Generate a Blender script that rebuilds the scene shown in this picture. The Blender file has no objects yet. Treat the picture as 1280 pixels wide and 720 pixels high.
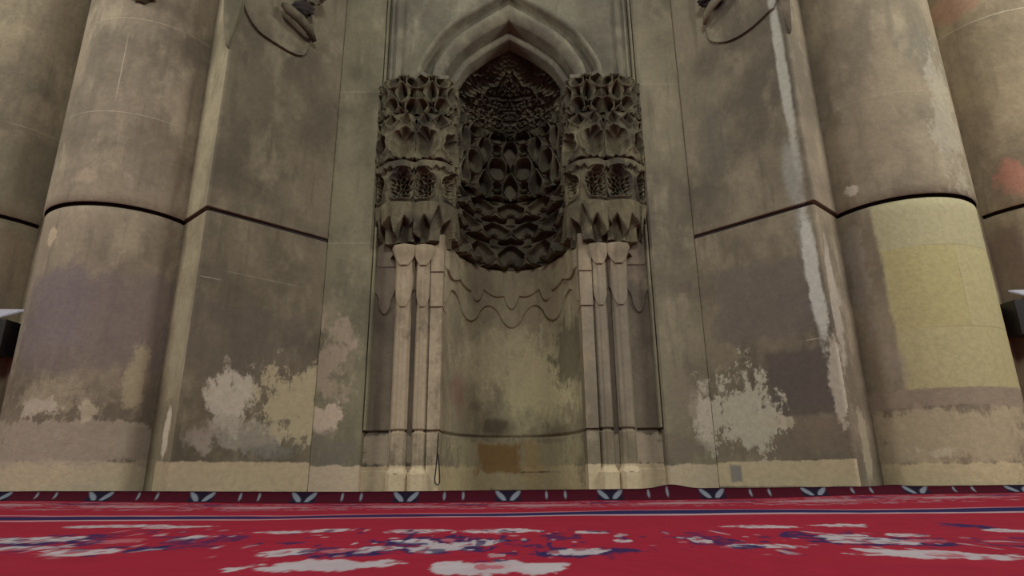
import bpy, math, random
import numpy as np
from mathutils import Matrix, Vector
random.seed(4); rng = np.random.default_rng(7)
S = bpy.context.scene
COL = S.collection

# ------------------------------------------------------------------ camera
F = 779.0
TH, YAW, ROLL = (math.radians(a) for a in (16.96, .047, -.581))
fw = np.array([math.sin(YAW)*math.cos(TH), math.cos(YAW)*math.cos(TH), math.sin(TH)])
_r = np.array([math.cos(YAW), -math.sin(YAW), 0.]); _u = np.cross(_r, fw)
RT = _r*math.cos(ROLL)+_u*math.sin(ROLL); UP = -_r*math.sin(ROLL)+_u*math.cos(ROLL)
O = np.array([0, -6.3, .22])
cd = bpy.data.cameras.new('camera'); cam = bpy.data.objects.new('camera', cd); COL.objects.link(cam)
cd.sensor_width = 36; cd.lens = F*36/1280; cd.clip_start = .02
m = Matrix.Identity(4)
for i in range(3):
    m[i][0] = RT[i]; m[i][1] = UP[i]; m[i][2] = -fw[i]; m[i][3] = O[i]
cam.matrix_world = m
S.camera = cam

# ------------------------------------------------------------------ light
w = bpy.data.worlds.new('hall_gloom'); S.world = w; w.use_nodes = True
w.node_tree.nodes['Background'].inputs[0].default_value = (.95, .93, 1.0, 1)
w.node_tree.nodes['Background'].inputs[1].default_value = .17
def area(name, loc, target, size, power, color):
    l = bpy.data.lights.new(name, 'AREA'); l.shape = 'DISK'; l.size = size; l.energy = power; l.color = color
    o = bpy.data.objects.new(name, l); COL.objects.link(o); o.location = loc
    o.rotation_euler = (Vector(target)-Vector(loc)).to_track_quat('-Z', 'Y').to_euler()
area('hall_lamp_left', (-8.5, -5.2, 7.2), (-3.4, 0, 2.2), 3.2, 430, (.98, .96, .85))
area('hall_lamp_right', (8.5, -5.2, 7.2), (3.4, 0, 2.2), 3.2, 540, (.98, .96, .85))
area('fill_light_middle', (0.8, -8.8, 6.5), (0, 0, 2.6), 2.0, 320, (.97, .98, .92))  # added fill aimed into the carved hood and niche
vs = S.view_settings
vs.view_transform = 'Standard'; vs.look = 'None'; vs.gamma = 1; vs.use_curve_mapping = False
vs.exposure = 0.0

# ------------------------------------------------------------------ helpers
def ray(x, y): return fw+(x-640)/F*RT+(360-y)/F*UP
def aY(x, y, Y=0.):
    d = ray(x, y); return O+d*(Y-O[1])/d[1]
def aZ(x, y, Z=0.):
    d = ray(x, y); return O+d*(Z-O[2])/d[2]
COLC = (3.95, -.30, .71); FARC = (5.47, -.24, .72)
def aPanel(x, y):                # 45 degree panel |x| + Y = 1.99
    d = ray(x, y); s = 1 if x > 640 else -1
    t = (1.99-s*O[0]-O[1])/(s*d[0]+d[1]); return O+d*t
def aCol(x, y, c=COLC):
    d = ray(x, y); s = 1 if x > 640 else -1
    ox, oy = O[0]-s*c[0], O[1]-c[1]
    A = d[0]**2+d[1]**2; B = 2*(ox*d[0]+oy*d[1]); C = ox*ox+oy*oy-c[2]**2
    q = B*B-4*A*C
    t = (-B-math.sqrt(max(q, 0)))/(2*A); return O+d*t
def aFar(x, y): return aCol(x, y, FARC)
def aNiche(x, y): return aY(x, y, .1+1.1*math.sqrt(max(0, 1-((aY(x, y, .9)[0])/.74)**2)))

def srgb(c):
    return tuple((v/255/12.92 if v/255 <= .04045 else ((v/255+.055)/1.055)**2.4) for v in c)+(1,)

def ids(o, label, cat, group=None):
    o['label'] = label; o['category'] = cat
    if group: o['group'] = group
def empty(name, loc, label, cat, group=None):
    o = bpy.data.objects.new(name, None); COL.objects.link(o); o.location = loc; o.empty_display_size = .2
    ids(o, label, cat, group); return o
def mesh(name, V, Fc, mat, parent=None, smooth=False, label=None):
    me = bpy.data.meshes.new(name); me.from_pydata([tuple(map(float, v)) for v in V], [], Fc)
    me.materials.append(mat)
    me.polygons.foreach_set('use_smooth', [smooth]*len(me.polygons)); me.update()
    o = bpy.data.objects.new(name, me); COL.objects.link(o)
    if parent:
        o.parent = parent
        base = Vector((0, 0, 0)); p = parent
        while p: base += p.location; p = p.parent
        o.location = -base
    if label: o['label'] = label
    return o
def gridfaces(m_, n_, close=False, flip=False, base=0):
    Fc = []
    for i in range(m_-1):
        for j in range(n_-1):
            a = base+i*n_+j; q = (a, a+1, a+n_+1, a+n_)
            Fc.append(q[::-1] if flip else q)
    return Fc
def grid(name, P, mat, parent=None, flip=False, smooth=True, label=None):
    m_, n_ = P.shape[:2]
    me = bpy.data.meshes.new(name)
    me.vertices.add(m_*n_); me.vertices.foreach_set('co', P.reshape(-1).astype(np.float32))
    i, j = np.meshgrid(np.arange(m_-1), np.arange(n_-1), indexing='ij'); a = (i*n_+j).ravel()
    q = np.stack([a, a+1, a+n_+1, a+n_], 1)
    if flip: q = q[:, ::-1]
    nf = len(q); me.loops.add(nf*4); me.polygons.add(nf)
    me.loops.foreach_set('vertex_index', q.ravel().astype(np.int32))
    me.polygons.foreach_set('loop_start', np.arange(0, nf*4, 4, dtype=np.int32))
    me.update(calc_edges=True); me.materials.append(mat)
    me.polygons.foreach_set('use_smooth', np.full(nf, smooth)); me.update()
    o = bpy.data.objects.new(name, me); COL.objects.link(o)
    if parent:
        o.parent = parent; base = Vector((0, 0, 0)); p = parent
        while p: base += p.location; p = p.parent
        o.location = -base
    if label: o['label'] = label
    return o
class MB:
    def __init__(s): s.V = []; s.F = []
    def box(s, a, b):
        n = len(s.V); x0, y0, z0 = a; x1, y1, z1 = b
        s.V += [(x0, y0, z0), (x1, y0, z0), (x1, y1, z0), (x0, y1, z0), (x0, y0, z1), (x1, y0, z1), (x1, y1, z1), (x0, y1, z1)]
        s.F += [tuple(n+k for k in f) for f in ((3, 2, 1, 0), (4, 5, 6, 7), (0, 1, 5, 4), (1, 2, 6, 5), (2, 3, 7, 6), (3, 0, 4, 7))]
    def prism(s, poly, z0, z1, top=None):       # poly in plan, counter-clockwise
        n = len(s.V); k = len(poly); top = top or poly
        s.V += [(x, y, z0) for x, y in poly]+[(x, y, z1) for x, y in top]
        s.F += [tuple(n+i for i in range(k))[::-1], tuple(n+k+i for i in range(k))]
        s.F += [(n+i, n+(i+1) % k, n+k+(i+1) % k, n+k+i) for i in range(k)]
    def tube(s, pts, r, k=8):
        pts = [np.array(p, float) for p in pts]; n = len(s.V)
        rr = r if hasattr(r, '__len__') else [r]*len(pts)
        for i, p in enumerate(pts):
            t = pts[min(i+1, len(pts)-1)]-pts[max(i-1, 0)]; t /= np.linalg.norm(t)+1e-9
            a = np.cross(t, (0, .2, 1) if abs(t[2]) < .9 else (1, 0, 0)); a /= np.linalg.norm(a); b = np.cross(t, a)
            for j in range(k):
                w_ = 2*math.pi*j/k; s.V.append(tuple(p+rr[i]*(math.cos(w_)*a+math.sin(w_)*b)))
        for i in range(len(pts)-1):
            for j in range(k):
                s.F.append((n+i*k+j, n+i*k+(j+1) % k, n+(i+1)*k+(j+1) % k, n+(i+1)*k+j))
        s.F.append(tuple(n+j for j in range(k))[::-1]); s.F.append(tuple(n+(len(pts)-1)*k+j for j in range(k)))
    def build(s, name, mat, parent=None, smooth=False, label=None):
        return mesh(name, s.V, s.F, mat, parent, smooth, label)

def catmull(pts, n):
    P = np.array(pts, float); P = np.vstack([2*P[0]-P[1], P, 2*P[-1]-P[-2]])
    out = []
    segs = len(P)-3
    for t in np.linspace(0, segs-1e-6, n):
        i = int(t); f = t-i; p0, p1, p2, p3 = P[i:i+4]
        out.append(.5*((2*p1)+(-p0+p2)*f+(2*p0-5*p1+4*p2-p3)*f*f+(-p0+3*p1-3*p2+p3)*f**3))
    return np.array(out)
def arcresample(P, n):
    d = np.r_[0, np.cumsum(np.linalg.norm(np.diff(P, axis=0), axis=1))]
    t = np.linspace(0, d[-1], n)
    return np.stack([np.interp(t, d, P[:, k]) for k in range(P.shape[1])], 1), t
def hash2(i, j, k=0):
    v = np.sin(i*127.1+j*311.7+k*74.7)*43758.5453
    return v-np.floor(v)
def vnoise(x, y, k=0):
    xi, yi = np.floor(x), np.floor(y); fx, fy = x-xi, y-yi
    fx = fx*fx*(3-2*fx); fy = fy*fy*(3-2*fy)
    return (hash2(xi, yi, k)*(1-fx)+hash2(xi+1, yi, k)*fx)*(1-fy)+(hash2(xi, yi+1, k)*(1-fx)+hash2(xi+1, yi+1, k)*fx)*fy
def fbm(x, y, k=0):
    return (vnoise(x, y, k)+.5*vnoise(2*x, 2*y, k+1)+.25*vnoise(4*x, 4*y, k+2)+.12*vnoise(8*x, 8*y, k+3))/1.87
def worley(x, y, k=0):          # distance to the cell border, ~0 on borders
    xi, yi = np.floor(x), np.floor(y); f1 = np.full(x.shape, 9.); f2 = f1.copy()
    for a in (-1, 0, 1):
        for b in (-1, 0, 1):
            cx, cy = xi+a, yi+b
            d = np.hypot(cx+.5+.8*(hash2(cx, cy, k)-.5)-x, cy+.5+.8*(hash2(cx, cy, k+5)-.5)-y)
            f2 = np.minimum(f2, np.maximum(f1, d)); f1 = np.minimum(f1, d)
    return f2-f1
def sstep(a, b, x):
    t = np.clip((x-a)/(b-a), 0, 1); return t*t*(3-2*t)

# ------------------------------------------------------------------ stone material: mottled stone + dirt, plaster and painted shading marks
def stone(name, base, dark, light, marks=(), rough=.85, bump=.25, scale=1.0, pit=0.0):
    mt = bpy.data.materials.new(name); mt.use_nodes = True; nt = mt.node_tree; N = nt.nodes; L = nt.links
    bs = N['Principled BSDF']; bs.inputs['Roughness'].default_value = rough
    bs.inputs['Specular IOR Level'].default_value = .25
    tc = N.new('ShaderNodeTexCoord'); P = tc.outputs['Object']
    def noise(sc, det=5, rgh=.6, stretch=None, off=0.):
        v = P
        mp = N.new('ShaderNodeMapping'); mp.inputs['Scale'].default_value = stretch or (1, 1, 1)
        mp.inputs['Location'].default_value = (off, off*.7, off*1.3)
        L.new(P, mp.inputs['Vector']); v = mp.outputs[0]
        n = N.new('ShaderNodeTexNoise'); n.inputs['Scale'].default_value = sc*scale; n.inputs['Detail'].default_value = det
        n.inputs['Roughness'].default_value = rgh; L.new(v, n.inputs['Vector']); return n.outputs['Fac']
    def mr(x, a, b, c=0., d=1., smooth=True):
        n = N.new('ShaderNodeMapRange'); n.interpolation_type = 'SMOOTHSTEP' if smooth else 'LINEAR'
        n.inputs['From Min'].default_value = a; n.inputs['From Max'].default_value = b
        n.inputs['To Min'].default_value = c; n.inputs['To Max'].default_value = d
        L.new(x, n.inputs['Value']); return n.outputs[0]
    def mix(fac, c1, c2):
        n = N.new('ShaderNodeMix'); n.data_type = 'RGBA'
        if isinstance(fac, float): n.inputs[0].default_value = fac
        else: L.new(fac, n.inputs[0])
        for k, c in ((6, c1), (7, c2)):
            if isinstance(c, tuple): n.inputs[k].default_value = c
            else: L.new(c, n.inputs[k])
        return n.outputs[2]
    def math_(op, a, b):
        n = N.new('ShaderNodeMath'); n.operation = op
        for k, v in ((0, a), (1, b)):
            if isinstance(v, (int, float)): n.inputs[k].default_value = v
            else: L.new(v, n.inputs[k])
        return n.outputs[0]
    big = noise(1.1, 6, .62, off=3.1); mid = noise(3.2, 6, .65, (1, 1, .6), off=9.); fine = noise(22, 4, .7)
    streak = noise(5, 5, .6, (1.6, 1.6, .22), off=5.)
    c = mix(mr(big, .36, .66), srgb(base), srgb(dark))
    c = mix(mr(mid, .48, .72, 0, .75), c, srgb(light))
    c = mix(mr(streak, .5, .7, 0, .6), c, srgb(dark))
    # blocks of slightly different stone, patches, painted shading
    rag1 = noise(4.5, 7, .72, (1.15, 1.15, .75), off=13.)
    edge_n = math_('ADD', math_('MULTIPLY', math_('SUBTRACT', rag1, .5), 5.0), math_('MULTIPLY', math_('SUBTRACT', fine, .5), .7))
    for mk in marks:
        kind, cx, cz, rx, rz, colr, stg, fea, rag = mk
        v = N.new('ShaderNodeVectorMath'); v.operation = 'MULTIPLY_ADD'; L.new(P, v.inputs[0])
        v.inputs[1].default_value = (1/rx, 0, 1/rz); v.inputs[2].default_value = (-cx/rx, 0, -cz/rz)
        if kind == 'blob':
            l = N.new('ShaderNodeVectorMath'); l.operation = 'LENGTH'; L.new(v.outputs[0], l.inputs[0]); d = l.outputs['Value']
        else:
            ab = N.new('ShaderNodeVectorMath'); ab.operation = 'ABSOLUTE'; L.new(v.outputs[0], ab.inputs[0])
            sp = N.new('ShaderNodeSeparateXYZ'); L.new(ab.outputs[0], sp.inputs[0])
            d = math_('MAXIMUM', sp.outputs[0], sp.outputs[2])
        if rag: d = math_('ADD', d, math_('MULTIPLY', edge_n, rag))
        c = mix(mr(d, 1-fea, 1+.02, stg, 0.), c, srgb(colr))
    c2 = mix(mr(fine, .3, .7, 0, .34), c, mix(.5, c, srgb(tuple(v*.45 for v in dark))))
    if pit:
        vr = N.new('ShaderNodeTexVoronoi'); vr.inputs['Scale'].default_value = 13*scale; L.new(P, vr.inputs['Vector'])
        c2 = mix(mr(vr.outputs['Distance'], .04, .09, pit, 0.), c2, srgb((50, 45, 40)))
    L.new(c2, bs.inputs['Base Color'])
    bp = N.new('ShaderNodeBump'); bp.inputs['Strength'].default_value = bump; bp.inputs['Distance'].default_value = .02
    L.new(math_('ADD', fine, math_('MULTIPLY', mid, 2.)), bp.inputs['Height']); L.new(bp.outputs[0], bs.inputs['Normal'])
    return mt
def mk(surf, kind, px, py, rx, ry, col, stg=.8, fea=.5, rag=.5):
    p = surf(px, py); a = surf(px-rx, py); b = surf(px+rx, py); c = surf(px, py-ry); d = surf(px, py+ry)
    return (kind, p[0], p[2], max(.004, abs(a[0]-b[0])/2), max(.004, abs(c[2]-d[2])/2), col, stg, fea, rag)
def plain(name, col, rough=.6, metal=0.):
    mt = bpy.data.materials.new(name); mt.use_nodes = True; N = mt.node_tree.nodes; b = N['Principled BSDF']
    n = N.new('ShaderNodeTexNoise'); n.inputs['Scale'].default_value = 30
    mx = N.new('ShaderNodeMix'); mx.data_type = 'RGBA'; mx.inputs[6].default_value = srgb(col); mx.inputs[7].default_value = srgb(tuple(v*.75 for v in col))
    mt.node_tree.links.new(n.outputs['Fac'], mx.inputs[0]); mt.node_tree.links.new(mx.outputs[2], b.inputs['Base Color'])
    b.inputs['Roughness'].default_value = rough; b.inputs['Metallic'].default_value = metal
    return mt

BASE, DARK, LIGHT = (140, 128, 109), (99, 90, 78), (163, 150, 126)
WH = (200, 191, 172); TAN = (194, 176, 146); GRY = (92, 86, 82); MORT = (178, 168, 142)
Sp = aPanel; Sc = aCol
M = {}
M['panel_l'] = stone('panel_stone_left', (122, 112, 93), (92, 84, 71), (140, 130, 108), [
    mk(Sp, 'rect', 300, 430, 110, 55, (98, 88, 80), .55, .3, .25),
    mk(Sp, 'rect', 300, 596, 130, 20, TAN, .8, .12, .12),
    mk(Sp, 'blob', 290, 498, 30, 42, WH, .75, .5, .9), mk(Sp, 'blob', 300, 545, 75, 26, (160, 152, 138), .7, .5, .9),
    mk(Sp, 'blob', 378, 505, 50, 50, (176, 164, 134), .9, .35, .8), mk(Sp, 'blob', 245, 545, 30, 20, (150, 138, 125), .6, .5, .8),
    mk(Sp, 'blob', 340, 565, 40, 10, (120, 116, 108), .7, .5, .8),
    mk(Sp, 'rect', 335, 350, 70, .8, MORT, .25, .8, .6), mk(Sp, 'rect', 262, 347, 16, .8, WH, .5, .8, .8),
    mk(Sp, 'blob', 320, 120, 50, 80, (108, 100, 84), .5, .8, .6)])
M['side_l'] = stone('lit_rib_stone_left', (160, 150, 125), (126, 117, 96), (176, 166, 138), [  # outward face paler than the panel, side light held in the colour
    mk(lambda x, y: aY(x, y, -.75), 'blob', 209, 540, 9, 34, (205, 196, 176), .9, .4, .4),
    mk(lambda x, y: aY(x, y, -.75), 'rect', 205, 596, 20, 20, TAN, .7, .1, .1)])
M['strip_l'] = stone('frame_stone_left', (132, 126, 102), (104, 99, 83), (152, 143, 118), [
    mk(aY, 'blob', 415, 450, 34, 60, (168, 152, 132), .75, .6, .9), mk(aY, 'blob', 405, 520, 24, 20, (196, 178, 158), .9, .3, .7),
    mk(aY, 'blob', 415, 565, 40, 22, (118, 110, 100), .7, .4, .9), mk(aY, 'rect', 415, 600, 40, 18, (202, 182, 158), .8, .1, .15),
    mk(aY, 'rect', 440, 115, 40, .8, MORT, .4, .8, .3), mk(aY, 'rect', 430, 304, 40, .8, MORT, .4, .8, .3)], pit=.5)
M['strip_r'] = stone('frame_stone_right', (136, 128, 106), (106, 99, 86), (156, 146, 122), [
    mk(aY, 'blob', 880, 520, 20, 50, WH, .8, .5, .8), mk(aY, 'blob', 855, 495, 22, 40, (130, 120, 104), .7, .4, .6),
    mk(aY, 'blob', 840, 560, 50, 20, (118, 106, 94), .7, .4, .5), mk(aY, 'rect', 850, 598, 60, 18, (194, 177, 150), .8, .1, .15),
    mk(aY, 'rect', 820, 105, 40, .8, MORT, .4, .8, .3), mk(aY, 'rect', 856, 360, 8, 7, (110, 98, 88), .8, .3, .3)], pit=.5)
M['panel_r'] = stone('panel_stone_right', (134, 124, 105), (100, 92, 80), (152, 141, 118), [
    mk(Sp, 'rect', 955, 375, 75, 52, (110, 102, 94), .7, .2, .2),
    mk(Sp, 'rect', 1000, 478, 44, 46, (96, 88, 82), .85, .15, .15),
    mk(Sp, 'rect', 980, 545, 100, 28, (122, 110, 96), .7, .3, .4), mk(Sp, 'rect', 970, 592, 110, 17, (196, 181, 148), .85, .12, .12),
    mk(Sp, 'blob', 928, 510, 48, 50, (184, 178, 158), .95, .25, .9), mk(Sp, 'blob', 975, 527, 26, 8, (184, 176, 152), .8, .3, .8),
    mk(Sp, 'rect', 1016, 424, 16, .9, WH, .6, .8, .5), mk(Sp, 'rect', 920, 592, 8, 12, (120, 118, 118), .8, .3, .2),
    ('blob', 2.79, 2.45, .08, .35, (158, 158, 148), .7, .6, .35), ('blob', 2.80, 2.0, .055, .85, (200, 198, 188), .9, .4, .3),
    ('blob', 2.80, 4.3, .048, 1.5, (190, 188, 176), .8, .5, .22), ('blob', 2.76, 3.0, .09, .5, (160, 158, 148), .7, .6, .3), mk(Sp, 'blob', 1046, 470, 12, 60, WH, .7, .4, .8),
    mk(Sp, 'blob', 890, 180, 30, 90, (104, 100, 90), .55, .8, .6)])
M['side_r'] = stone('lit_rib_stone_right', (146, 134, 114), (112, 102, 88), (166, 155, 134), [  # same painted side light on the right outward face
    mk(lambda x, y: aY(x, y, -.75), 'blob', 1040, 380, 12, 90, (180, 172, 160), .7, .5, .6),
    mk(lambda x, y: aY(x, y, -.75), 'blob', 1085, 560, 14, 50, (168, 158, 134), .8, .5, .6)])
M['col_l'] = stone('column_stone_left', (146, 133, 114), (112, 102, 88), (166, 154, 130), [
    mk(Sc, 'rect', 120, 400, 140, 75, (114, 102, 102), .6, .35, .3), mk(Sc, 'rect', 60, 385, 60, 60, (112, 102, 112), .35, .6, .4),
    mk(Sc, 'rect', 100, 600, 200, 26, (196, 181, 152), .8, .15, .15), mk(Sc, 'rect', 100, 552, 200, 30, (168, 155, 138), .75, .15, .4),
    mk(Sc, 'blob', 60, 500, 80, 28, (160, 148, 124), .7, .5, .9), mk(Sc, 'blob', 168, 478, 17, 52, (168, 156, 128), .85, .35, .5),
    mk(Sc, 'blob', 48, 510, 30, 14, (190, 178, 160), .7, .4, .9), mk(Sc, 'blob', 108, 512, 18, 14, (186, 174, 148), .7, .4, .9),
    mk(Sc, 'rect', 150, 141, 140, .9, MORT, .55, .8, .25), mk(Sc, 'rect', 180, 26, 140, .9, MORT, .45, .8, .25),
    mk(Sc, 'rect', 155, 82, .9, 55, (190, 180, 150), .6, .8, .2), mk(Sc, 'rect', 150, 175, .7, 34, MORT, .35, .8, .3),
    mk(Sc, 'blob', 66, 294, 6, 10, (186, 168, 142), .8, .3, .7), mk(Sc, 'blob', 108, 222, 18, 12, (176, 158, 136), .5, .5, .4)])
TOP = 7.4; ZJ = 2.70
YX = aCol(1109, 365)[0]; YZ = (aCol(1150, 487)[2], aCol(1180, 305)[2], aCol(1180, 408)[2]); YM = aCol(1204, 357)[0]
M['col_r'] = stone('column_stone_right', (146, 134, 112), (118, 108, 92), (160, 149, 126), [
    ('rect', YX+1, (YZ[0]+ZJ)/2, 1., (ZJ-YZ[0])/2, (176, 168, 126), .97, .015, .015),
    ('rect', YX+1, (YZ[1]+ZJ)/2, 1., (ZJ-YZ[1])/2, (170, 164, 132), .7, .015, .01), ('rect', (YX+YM)/2+.01, (YZ[1]+YZ[2])/2, (YM-YX)/2-.01, (YZ[1]-YZ[2])/2, (172, 163, 116), .8, .02, .01),
    ('rect', YX+1, YZ[1], 1., .006, (130, 122, 94), .6, .8, .1), ('rect', YX+1, YZ[2], 1., .006, (130, 122, 94), .6, .8, .1),
    ('rect', YM, (YZ[1]+YZ[2])/2, .006, (YZ[1]-YZ[2])/2, (130, 122, 94), .6, .8, .1),
    mk(Sc, 'blob', 1075, 340, 14, 80, (150, 140, 128), .6, .5, .8), mk(Sc, 'blob', 1120, 460, 20, 30, (152, 140, 126), .5, .5, .7),
    mk(Sc, 'rect', 1190, 545, 120, 40, (186, 173, 142), .7, .3, .4), mk(Sc, 'rect', 1200, 495, 120, 12, (150, 136, 118), .8, .15, .3),
    mk(Sc, 'rect', 1190, 596, 120, 18, (200, 185, 148), .85, .15, .2), mk(Sc, 'blob', 1180, 565, 26, 9, (196, 186, 160), .7, .4, .9),
    mk(Sc, 'rect', 1110, 118, 80, .8, MORT, .3, .8, .3), mk(Sc, 'blob', 1150, 60, 20, 50, (104, 102, 92), .6, .6, .7),
    mk(Sc, 'blob', 1180, 150, 16, 110, (166, 158, 140), .7, .5, .7), mk(Sc, 'blob', 1062, 240, 10, 8, WH, .7, .4, .7)])
M['far_l'] = stone('far_column_stone_left', (140, 128, 106), (106, 98, 84), (160, 148, 124), [
    mk(aFar, 'rect', 40, 163, 80, .9, MORT, .55, .8, .3), mk(aFar, 'rect', 20, 235, 60, 70, (120, 114, 94), .5, .3, .2)])
M['far_r'] = stone('far_column_stone_right', (160, 146, 118), (128, 116, 96), (174, 160, 132), [
    mk(aFar, 'rect', 1240, 20, 90, .9, WH, .6, .8, .3), mk(aFar, 'blob', 1190, 10, 50, 26, (172, 130, 108), .6, .5, .4),
    mk(aFar, 'blob', 1262, 225, 26, 30, (186, 132, 112), .8, .5, .4), mk(aFar, 'rect', 1260, 340, 60, 70, (118, 100, 90), .7, .4, .3)])
M['niche'] = stone('niche_stone', (152, 141, 117), (126, 116, 98), (168, 158, 128), [
    mk(aNiche, 'blob', 668, 478, 85, 80, (206, 197, 158), .95, .7, .3), mk(aNiche, 'blob', 620, 450, 60, 60, (186, 175, 142), .7, .7, .4), mk(aNiche, 'rect', 645, 570, 100, 20, (172, 162, 128), .6, .3, .4),
    mk(aNiche, 'blob', 722, 425, 34, 55, (98, 92, 76), .85, .45, .6), mk(aNiche, 'blob', 572, 490, 16, 30, (130, 98, 90), .7, .6, .5),
    mk(aNiche, 'blob', 618, 532, 26, 14, (92, 82, 66), .8, .6, .6), mk(aNiche, 'blob', 594, 508, 9, 10, (112, 100, 82), .7, .6, .5),
    mk(aNiche, 'blob', 700, 538, 24, 10, (110, 100, 80), .6, .6, .6),
    mk(aNiche, 'rect', 640, 598, 110, 16, (190, 174, 136), .75, .2, .3),
    mk(aNiche, 'rect', 625, 574, 31, 20, (138, 104, 62), .85, .3, .35), mk(aNiche, 'blob', 665, 580, 14, 40, (180, 150, 100), .5, .6, .5),
    mk(aNiche, 'rect', 675, 590, 26, 1., (70, 62, 55), .7, .6, .8),
    mk(aNiche, 'rect', 646, 500, .8, 95, (182, 176, 150), .5, .8, .3), mk(aNiche, 'blob', 676, 424, 2.5, 22, WH, .5, .5, .8)])
M['shaft'] = stone('shaft_stone', (158, 144, 120), (120, 110, 92), (176, 160, 138), [
    mk(aY, 'rect', 640, 598, 250, 18, (208, 190, 158), .8, .1, .1), mk(aY, 'rect', 500, 480, 60, 100, (180, 164, 140), .6, .5, .5), mk(aY, 'rect', 780, 430, 60, 120, (120, 114, 106), .5, .5, .4)], pit=.5)  # last rect darkens the right shafts, shading put into the colour
M['backing'] = stone('recess_stone', (124, 113, 98), (96, 88, 76), (146, 132, 114), [mk(aY, 'rect', 640, 560, 250, 21, (176, 162, 140), .8, .15, .3),
    mk(aY, 'rect', 640, 598, 250, 18, (204, 186, 154), .8, .1, .1)])
M['arch'] = stone('arch_stone', (128, 122, 104), (98, 93, 82), (144, 138, 117))
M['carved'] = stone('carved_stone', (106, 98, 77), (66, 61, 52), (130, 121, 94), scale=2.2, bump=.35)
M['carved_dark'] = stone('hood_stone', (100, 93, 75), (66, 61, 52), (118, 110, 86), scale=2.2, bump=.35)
M['joint'] = plain('joint_shade', (48, 40, 38), .95)  # near-black colour holds the shade of the joint grooves and carved hollows
M['wall'] = stone('wall_stone', BASE, DARK, LIGHT)
M['black'] = plain('black_plastic', (24, 21, 24), .45)
M['paper'] = plain('pale_lid', (180, 180, 196), .5)
M['grey'] = plain('grey_lid', (120, 116, 128), .5)


# ------------------------------------------------------------------ setting
b = MB(); b.box((-9, -12, -.3), (9, 2.2, 0)); fl = b.build('floor', M['wall']); fl['kind'] = 'structure'
for nm, s in (('wall_left', -1), ('wall_right', 1)):
    b = MB(); b.box((min(s*3.16, s*9), -.36, 0), (max(s*3.16, s*9), 1.8, TOP)); o = b.build(nm, M['wall']); o['kind'] = 'structure'
b = MB(); b.box((-3.16, 1.45, 0), (3.16, 1.8, TOP)); o = b.build('wall_back', M['wall']); o['kind'] = 'structure'

# ------------------------------------------------------------------ buttresses
def X(s, p): return [(s*x, y) for x, y in (p if s > 0 else p[::-1])]
def off_poly(o):      # plan of the wedge, pushed out by o
    k = o*.7071*1.41421
    return [(1.99, 0), (1.99, -k), (2.86, -.87-k), (2.885, -.87-k), (3.25, -.50-k), (3.25, 0.)]
BUT = {}
for s, side in ((-1, 'left'), (1, 'right')):
    root = empty('buttress', (s*2.7, -.2, 0), '%s wedge-shaped stone buttress with a sharp edge between the niche and the round column' % side
                 if s < 0 else 'right wedge-shaped stone buttress with pale plaster splashes beside the yellow-patched column', 'buttress', 'wedge buttresses flanking the prayer niche')
    BUT[s] = root
    sl = '_l' if s < 0 else '_r'
    for nm, z0, z1, o in (('lower_course', 0, ZJ-.02, 0.0), ('upper_course', ZJ+.012, TOP, .022)):
        p = off_poly(o)
        # outward face takes a paler stone than the panel, side light put into its colour
        b = MB(); b.prism(X(s, [(1.985, .3), (1.985, p[1][1]), p[2], p[3], (3.3, p[4][1]), (3.3, .3)]), z0, z1)
        ob = b.build(nm, M['panel'+sl], root)
        ob.data.materials.append(M['side'+sl])
        for pl in ob.data.polygons:
            if pl.normal.x*s > .5 and pl.normal.y < -.3: pl.material_index = 1
        md = ob.modifiers.new('edge', 'BEVEL'); md.width = .012; md.segments = 2; md.limit_method = 'ANGLE'
    b = MB(); b.prism(X(s, [(1.985, .25), (1.985, .02), (2.86, -.835), (3.25, -.46), (3.25, .25)]), ZJ-.03, ZJ+.02)
    b.build('joint', M['joint'], root, label='dark joint line')

# ------------------------------------------------------------------ round columns
def column(c, s, label, mlow, group, bulge=False):
    root = empty('engaged_column', (s*c[0], c[1], 0), label, 'column', group)
    a = np.linspace(0, 2*np.pi, 97)
    for nm, z0, z1, o in (('lower_drum', 0, ZJ-.02, 0.), ('upper_drum', ZJ+.012, TOP, .022)):
        zs = np.r_[z0, z0+.012, np.linspace(z0+.1, z1-.1, 12), z1-.012, z1]
        P = np.zeros((len(zs), 97, 3))
        for i, z in enumerate(zs):
            r = c[2]+o-(.012 if i in (0, len(zs)-1) else 0)
            P[i, :, 0] = s*c[0]+r*np.cos(a); P[i, :, 1] = c[1]+r*np.sin(a); P[i, :, 2] = z
        g = grid(nm, P, mlow, root)
        if nm == 'upper_drum':
            pass
    b = MB(); b.prism([(s*c[0]+(c[2]-.04)*math.cos(t), c[1]+(c[2]-.04)*math.sin(t)) for t in a[:-1]], ZJ-.05, ZJ+.05)
    b.build('joint', M['joint'], root, smooth=False, label='dark joint line')
    return root
cl = column(COLC, -1, 'left round stone column next to the wedge buttress, with a curved dark joint', M['col_l'], 'round columns beside the buttresses')
cr = column(COLC, 1, 'right round stone column patched with smooth yellow blocks below its joint', M['col_r'], 'round columns beside the buttresses')
column(FARC, -1, 'grey-brown round column at the far left edge of the photo', M['far_l'], 'round columns at the photo edges')
column(FARC, 1, 'pinkish round column at the far right edge of the photo', M['far_r'], 'round columns at the photo edges')
# thin upright rib seen between the left columns
for s, lab in ((-1, 'thin upright stone rib between the two round columns on the left'), (1, 'thin upright stone rib between the two round columns on the right')):
    b = MB(); b.prism(X(s, [(4.62, -.3), (4.64, -.44), (4.72, -.48), (4.80, -.44), (4.82, -.3)]), 0, TOP)
    o = b.build('stone_rib', M['far'+('_l' if s < 0 else '_r')]); ids(o, lab, 'rib')

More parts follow.
